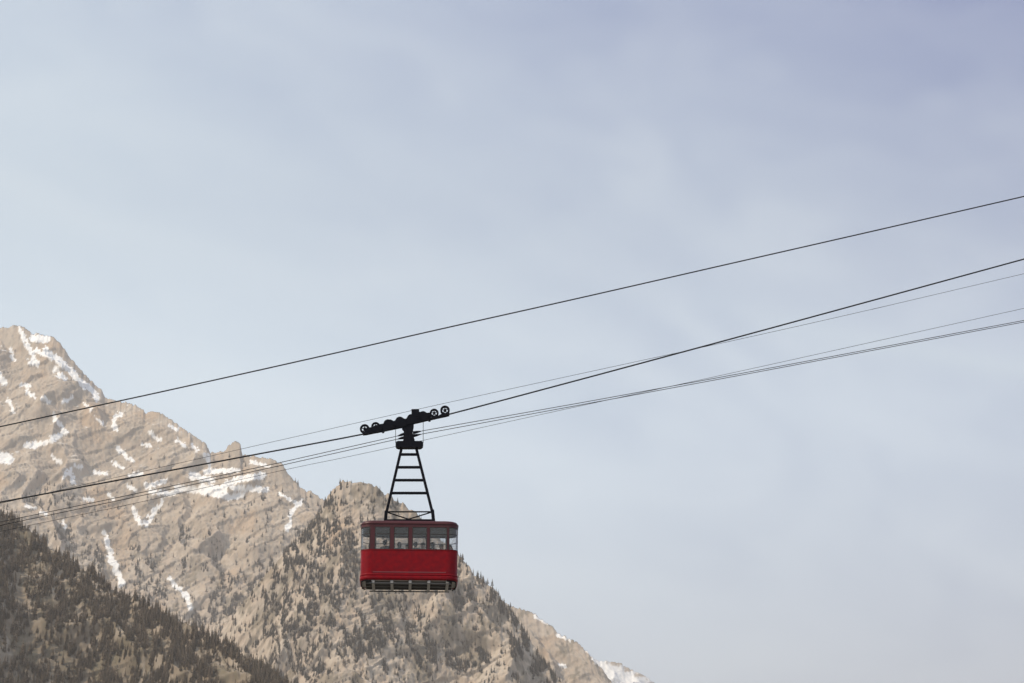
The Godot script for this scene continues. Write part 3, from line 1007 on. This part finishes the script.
func carriage(car: Node3D):
	# eight grooved wheels on the track rope
	for w in [[364.7, 429.0, 0.225], [375.7, 426.6, 0.21], [388.0, 423.9, 0.21], [399.8, 421.2, 0.21], [411.5, 418.6, 0.21], [423.0, 415.7, 0.21], [434.2, 413.2, 0.21], [445.0, 410.4, 0.225]]:
		wheel(car, w[0], w[1], w[2])
	# the two long rocker plates, one on either side of the wheels
	for z in [[0.115, 0.15], [-0.15, -0.115]]:
		var st := start()
		plate(st, outline([366.5, 429.6, 369.0, 428.2, 373.0, 427.6, 378.5, 425.0, 383.2, 424.4, 386.5, 420.6, 390.5, 420.2, 394.0, 421.8, 398.2, 418.6, 402.0, 418.4, 405.0, 419.6, 407.0, 419.0, 407.5, 425.6, 402.0, 427.4, 392.0, 429.4, 384.5, 431.0, 384.2, 432.3, 382.3, 432.6, 381.8, 431.6, 372.0, 433.4, 366.5, 434.6, 363.4, 434.9, 362.5, 433.4]), z[0], z[1])
		obj("rocker_plate", done(st), M.iron, car)
		st = start()
		plate(st, outline([406.5, 419.0, 408.2, 416.4, 412.0, 414.6, 419.0, 412.6, 424.0, 412.4, 427.0, 413.6, 430.0, 413.2, 431.2, 415.0, 431.0, 417.6, 430.6, 420.8, 428.8, 421.2, 428.2, 420.2, 420.0, 422.2, 412.0, 424.0, 406.5, 425.4]), z[0], z[1])
		obj("rocker_plate", done(st), M.iron, car)
		st = start()
		plate(st, outline([430.4, 418.0, 438.0, 416.4, 443.0, 413.8, 449.2, 413.6, 449.6, 415.4, 446.0, 416.4, 440.0, 417.6, 430.6, 419.8]), z[0], z[1])
		obj("arm", done(st), M.iron, car)
	# joining block on top
	var st := start()
	plate(st, outline([411.4, 410.0, 418.6, 409.8, 419.2, 410.8, 418.6, 416.5, 412.4, 417.0, 411.6, 414.0]), -0.16, 0.16)
	obj("brake_box", done(st), M.iron, car)
	# axles that join the plates
	for p in [[381.0, 428.4], [393.6, 425.6], [418.0, 417.6], [428.6, 416.2]]:
		st = start()
		var c := lp(p[0], p[1])
		tube(st, [c + Vector3(0, 0, -0.19), c + Vector3(0, 0, 0.19)], [0.06], 10)
		obj("axle", done(st), M.iron, car)
	# column down to the yoke
	st = start()
	plate(st, outline([402.2, 421.5, 413.6, 419.2, 413.8, 427.0, 412.6, 432.5, 413.2, 436.5, 414.6, 440.0, 415.0, 443.0, 402.8, 443.0, 403.4, 439.0, 404.2, 434.0, 403.6, 430.8, 402.0, 429.0]), -0.11, 0.11)
	obj("column", done(st), M.iron, car)
	# tapering rope clamps
	for c in [[404.5, 433.9, 397.6, 436.0], [404.5, 437.4, 397.6, 439.1], [413.0, 432.8, 421.2, 431.2], [413.0, 435.9, 420.8, 434.3]]:
		st = start()
		tube(st, [lp(c[0], c[1]), lp(lerpf(c[0], c[2], 0.5), lerpf(c[1], c[3], 0.5)), lp(c[2], c[3])], [0.075, 0.06, 0.022], 8)
		obj("rope_clamp", done(st), M.iron, car)
	for c in [[395.6, 428.8, 395.6, 443.0], [423.2, 421.6, 423.2, 443.0]]:
		st = start()
		tube(st, [lp(c[0], c[1]), lp(c[2], c[3])], [0.012], 6)
		obj("brake_wire", done(st), M.cable, car)

# ==================================================================== passengers
# bones: [from, to, radius, radius, region]; regions: 0 trousers, 1 jacket, 2 skin, 3 shoes
func body_bones(raised: bool) -> Array:
	var b := []
	for s in [-1.0, 1.0]:
		b.append([Vector3(s * 0.09, 0.90, 0), Vector3(s * 0.11, 0.50, 0.01), 0.085, 0.058, 0])
		b.append([Vector3(s * 0.11, 0.50, 0.01), Vector3(s * 0.12, 0.09, -0.02), 0.058, 0.042, 0])
		b.append([Vector3(s * 0.12, 0.06, -0.03), Vector3(s * 0.14, 0.05, 0.15), 0.048, 0.040, 3])
		var up: bool = raised and s > 0
		var sh := Vector3(s * 0.19, 1.42, 0)
		var el := Vector3(s * 0.30, 1.58, 0.14) if up else Vector3(s * 0.25, 1.14, -0.02)
		var wr := Vector3(s * 0.27, 1.83, 0.18) if up else Vector3(s * 0.25, 0.91, 0.10)
		b.append([sh, el, 0.062, 0.048, 1])
		b.append([el, wr, 0.048, 0.036, 1])
		var dir := (wr - el).normalized()
		b.append([wr, wr + dir * 0.09, 0.028, 0.034, 2])
	b.append([Vector3(0, 0.92, 0), Vector3(0, 1.10, 0), 0.135, 0.125, 1])
	b.append([Vector3(0, 1.10, 0), Vector3(0, 1.34, 0.01), 0.125, 0.145, 1])
	b.append([Vector3(-0.13, 1.41, 0), Vector3(0.13, 1.41, 0), 0.075, 0.075, 1])
	b.append([Vector3(0, 1.42, -0.01), Vector3(0, 1.56, 0.01), 0.055, 0.050, 2])
	b.append([Vector3(0, 1.60, 0.035), Vector3(0, 1.66, 0.005), 0.070, 0.095, 2])
	b.append([Vector3(0, 1.63, 0.10), Vector3(0, 1.605, 0.125), 0.010, 0.016, 2])
	for s in [-1.0, 1.0]:
		b.append([Vector3(s * 0.088, 1.645, 0), Vector3(s * 0.098, 1.615, 0), 0.014, 0.012, 2])
	return b

func finger_bones(raised: bool) -> Array:
	var b := []
	for s in [-1.0, 1.0]:
		var up: bool = raised and s > 0
		var el := Vector3(s * 0.30, 1.58, 0.14) if up else Vector3(s * 0.25, 1.14, -0.02)
		var wr := Vector3(s * 0.27, 1.83, 0.18) if up else Vector3(s * 0.25, 0.91, 0.10)
		var dir := (wr - el).normalized()
		var across := Vector3(0, 0.2, 1).cross(dir).cross(dir).normalized()
		var palm: Vector3 = dir.cross(across).normalized() * s
		for k in 4:
			var o := wr + dir * 0.10 + across * (k - 1.5) * 0.021
			var l: float = [0.034, 0.040, 0.037, 0.029][k]
			var m: Vector3 = o + dir * l + palm * 0.008
			b.append([wr + dir * 0.05 + across * (k - 1.5) * 0.016, o, 0.011, 0.010, 2])
			b.append([o, m, 0.010, 0.009, 2])
			b.append([m, m + dir * l * 0.6 + palm * l * 0.7, 0.009, 0.008, 2])
		var t0 := wr + dir * 0.04 - across * 0.03
		b.append([t0, t0 + dir * 0.03 - across * 0.028 + palm * 0.01, 0.012, 0.010, 2])
		b.append([t0 + dir * 0.03 - across * 0.028 + palm * 0.01, t0 + dir * 0.065 - across * 0.030 + palm * 0.022, 0.010, 0.009, 2])
	return b

func seg_dist(p: Vector3, b: Array) -> float:
	var a: Vector3 = b[0]
	var ab: Vector3 = b[1] - a
	var t := clampf((p - a).dot(ab) / ab.length_squared(), 0.0, 1.0)
	return p.distance_to(a + ab * t) - lerpf(b[2], b[3], t)

# surface nets of the smooth union of tapered capsules
func nets(bones: Array, cell: float, blend: float) -> Dictionary:
	var lo := Vector3.INF
	var hi := -Vector3.INF
	for b in bones:
		lo = lo.min(b[0]).min(b[1])
		hi = hi.max(b[0]).max(b[1])
	lo -= Vector3.ONE * 0.2
	hi += Vector3.ONE * 0.2
	var nx := int((hi.x - lo.x) / cell) + 2
	var ny := int((hi.y - lo.y) / cell) + 2
	var nz := int((hi.z - lo.z) / cell) + 2
	var val := PackedFloat32Array()
	val.resize(nx * ny * nz)
	val.fill(1.0)
	for b in bones:
		var pad: float = maxf(b[2], b[3]) + blend + cell * 2.0
		var l0: Vector3 = (Vector3(b[0]).min(b[1]) - Vector3.ONE * pad - lo) / cell
		var h0: Vector3 = (Vector3(b[0]).max(b[1]) + Vector3.ONE * pad - lo) / cell
		for z in range(maxi(0, int(l0.z)), mini(nz - 1, int(h0.z)) + 1):
			for y in range(maxi(0, int(l0.y)), mini(ny - 1, int(h0.y)) + 1):
				for x in range(maxi(0, int(l0.x)), mini(nx - 1, int(h0.x)) + 1):
					var k := (z * ny + y) * nx + x
					var d := seg_dist(lo + Vector3(x, y, z) * cell, b)
					var o := val[k]
					var h := maxf(blend - absf(d - o), 0.0) / blend
					val[k] = minf(d, o) - h * h * blend * 0.25
	var ids := {}
	var verts := PackedVector3Array()
	var offs := [0, 1, nx, nx + 1, nx * ny, nx * ny + 1, nx * ny + nx, nx * ny + nx + 1]
	var crn := [Vector3(0, 0, 0), Vector3(1, 0, 0), Vector3(0, 1, 0), Vector3(1, 1, 0), Vector3(0, 0, 1), Vector3(1, 0, 1), Vector3(0, 1, 1), Vector3(1, 1, 1)]
	var edges := [[0, 1], [2, 3], [4, 5], [6, 7], [0, 2], [1, 3], [4, 6], [5, 7], [0, 4], [1, 5], [2, 6], [3, 7]]
	for z in nz - 1:
		for y in ny - 1:
			for x in nx - 1:
				var k := (z * ny + y) * nx + x
				var neg := 0
				for o in offs:
					if val[k + o] < 0.0: neg += 1
				if neg == 0 or neg == 8: continue
				var s := Vector3.ZERO
				var c := 0
				for e in edges:
					var a := val[k + offs[e[0]]]
					var b := val[k + offs[e[1]]]
					if (a < 0.0) != (b < 0.0):
						s += Vector3(crn[e[0]]).lerp(crn[e[1]], a / (a - b))
						c += 1
				ids[k] = verts.size()
				verts.append(lo + (Vector3(x, y, z) + s / c) * cell)
	var tri := PackedInt32Array()
	var step := [1, nx, nx * ny]
	for k in ids:
		for ax in 3:
			var k2: int = k + step[ax]
			if k2 >= val.size(): continue
			var a := val[k]
			var b := val[k2]
			if (a < 0.0) == (b < 0.0): continue
			var u: int = step[(ax + 1) % 3]
			var v: int = step[(ax + 2) % 3]
			if not (ids.has(k - u) and ids.has(k - v) and ids.has(k - u - v)): continue
			var q := [ids[k], ids[k - u], ids[k - u - v], ids[k - v]]
			if a < 0.0: tri.append_array([q[0], q[1], q[2], q[0], q[2], q[3]])
			else: tri.append_array([q[0], q[2], q[1], q[0], q[3], q[2]])
	return {"v": verts, "i": tri}

func person_shape(raised: bool) -> Dictionary:
	var bones := body_bones(raised)
	var a := nets(bones, 0.022, 0.05)
	var fb := finger_bones(raised)
	var verts: PackedVector3Array = a.v
	var tri: PackedInt32Array = a.i
	var half := int(fb.size() / 2)
	for s in 2:
		var g := nets(fb.slice(s * half, (s + 1) * half), 0.007, 0.008)
		var base := verts.size()
		verts.append_array(g.v)
		for k in g.i: tri.append(k + base)
	# nose, brow and chin already come from the bones; which region each point belongs to
	var region := PackedInt32Array()
	for p in verts:
		var best := 9.0
		var reg := 1
		for b in bones:
			var d := seg_dist(p, b)
			if d < best:
				best = d
				reg = b[4]
		region.append(reg)
	return {"v": verts, "i": tri, "r": region}

func hair_mesh(long_hair: bool) -> ArrayMesh:
	var bones := [[Vector3(0, 1.675, -0.015), Vector3(0, 1.69, 0.012), 0.102, 0.097, 0], [Vector3(0, 1.66, -0.035), Vector3(0, 1.60, -0.045), 0.085, 0.070, 0]]
	if long_hair: bones.append([Vector3(0, 1.60, -0.05), Vector3(0, 1.45, -0.07), 0.078, 0.065, 0])
	var g := nets(bones, 0.02, 0.03)
	var st := start()
	st.set_smooth_group(1)
	for k in g.i: st.add_vertex(g.v[k])
	return done(st)

func make_passengers():
	var shapes := [person_shape(false), person_shape(true)]
	var hairs := [hair_mesh(false), hair_mesh(true)]
	var car_t := Transform3D(Basis(Vector3.UP, deg_to_rad(-LANE_AZ)), car_origin())
	# [x, z, facing, height, shape, jacket, trousers, hair, hair kind, label]
	var list := [
		[-1.78, 0.42, 200, 1.66, 0, Color(0.30, 0.05, 0.05), Color(0.03, 0.03, 0.04), Color(0.05, 0.03, 0.02), 1, "passenger in a dull red coat inside the cabin's rounded end, before the corner window"],
		[-1.10, 0.72, 150, 1.80, 0, Color(0.020, 0.022, 0.026), Color(0.02, 0.02, 0.03), Color(0.015, 0.012, 0.010), 0, "tall passenger in black behind the window beside the downhill corner window"],
		[-0.46, 0.62, 185, 1.74, 0, Color(0.16, 0.165, 0.16), Color(0.03, 0.03, 0.04), Color(0.12, 0.11, 0.10), 1, "passenger in grey with long grey hair beside a dark coated one at the window"],
		[-0.08, 0.30, 20, 1.70, 0, Color(0.03, 0.03, 0.035), Color(0.02, 0.02, 0.02), Color(0.02, 0.015, 0.012), 0, "dark coated passenger half hidden by the pillar at the cabin's middle"],
		[0.28, 0.74, 170, 1.72, 1, Color(0.05, 0.055, 0.06), Color(0.02, 0.02, 0.03), Color(0.03, 0.022, 0.016), 0, "passenger in charcoal with one arm raised at a middle window"],
		[0.62, 0.40, 10, 1.76, 0, Color(0.07, 0.06, 0.055), Color(0.03, 0.03, 0.03), Color(0.03, 0.02, 0.015), 0, "passenger in a brown jacket beside the one with an arm raised"],
		[1.05, 0.74, 205, 1.72, 0, Color(0.025, 0.027, 0.035), Color(0.02, 0.02, 0.03), Color(0.015, 0.012, 0.010), 1, "passenger in navy with long dark hair at the widest window"],
		[1.46, 0.45, 340, 1.68, 0, Color(0.10, 0.10, 0.11), Color(0.03, 0.03, 0.04), Color(0.10, 0.07, 0.04), 0, "shorter passenger in slate grey at the widest window's uphill edge"],
		[1.86, 0.20, 90, 1.70, 0, Color(0.45, 0.44, 0.42), Color(0.05, 0.05, 0.06), Color(0.04, 0.03, 0.02), 0, "passenger in a pale jacket inside the uphill rounded corner window"]]
	var skin := Color(0.42, 0.27, 0.19)
	for d in list:
		var sh: Dictionary = shapes[d[4]]
		var st := start()
		var colours := PackedColorArray()
		for r in sh.r: colours.append([d[6], d[5], skin, Color(0.02, 0.02, 0.02)][r])
		st.set_smooth_group(1)
		for k in sh.i:
			st.set_color(colours[k])
			st.add_vertex(sh.v[k])
		st.index()
		st.generate_normals()
		var o := obj("person", st.commit(), M.person)
		var k: float = d[3] / 1.76
		o.transform = car_t * Transform3D(Basis(Vector3.UP, deg_to_rad(d[2])).scaled(Vector3(1, 1, 1) * k), Vector3(d[0], 0.10, d[1]))
		tag(o, d[9], "person", "passengers in the cabin")
		var hm := mat(d[7], 0.7)
		obj("hair", hairs[d[8]], hm, o)
		for s in [-1.0, 1.0]:
			var e := SphereMesh.new()
			e.radius = 0.011
			e.height = 0.022
			e.radial_segments = 8
			e.rings = 4
			var eye := obj("eye", e, M.black, o)
			eye.position = Vector3(s * 0.033, 1.655, 0.092)
		var mst := start()
		tube(mst, [Vector3(-0.024, 1.578, 0.092), Vector3(0, 1.575, 0.102), Vector3(0.024, 1.578, 0.092)], [0.005], 5)
		obj("mouth", done(mst), mat(Color(0.25, 0.09, 0.08)), o)
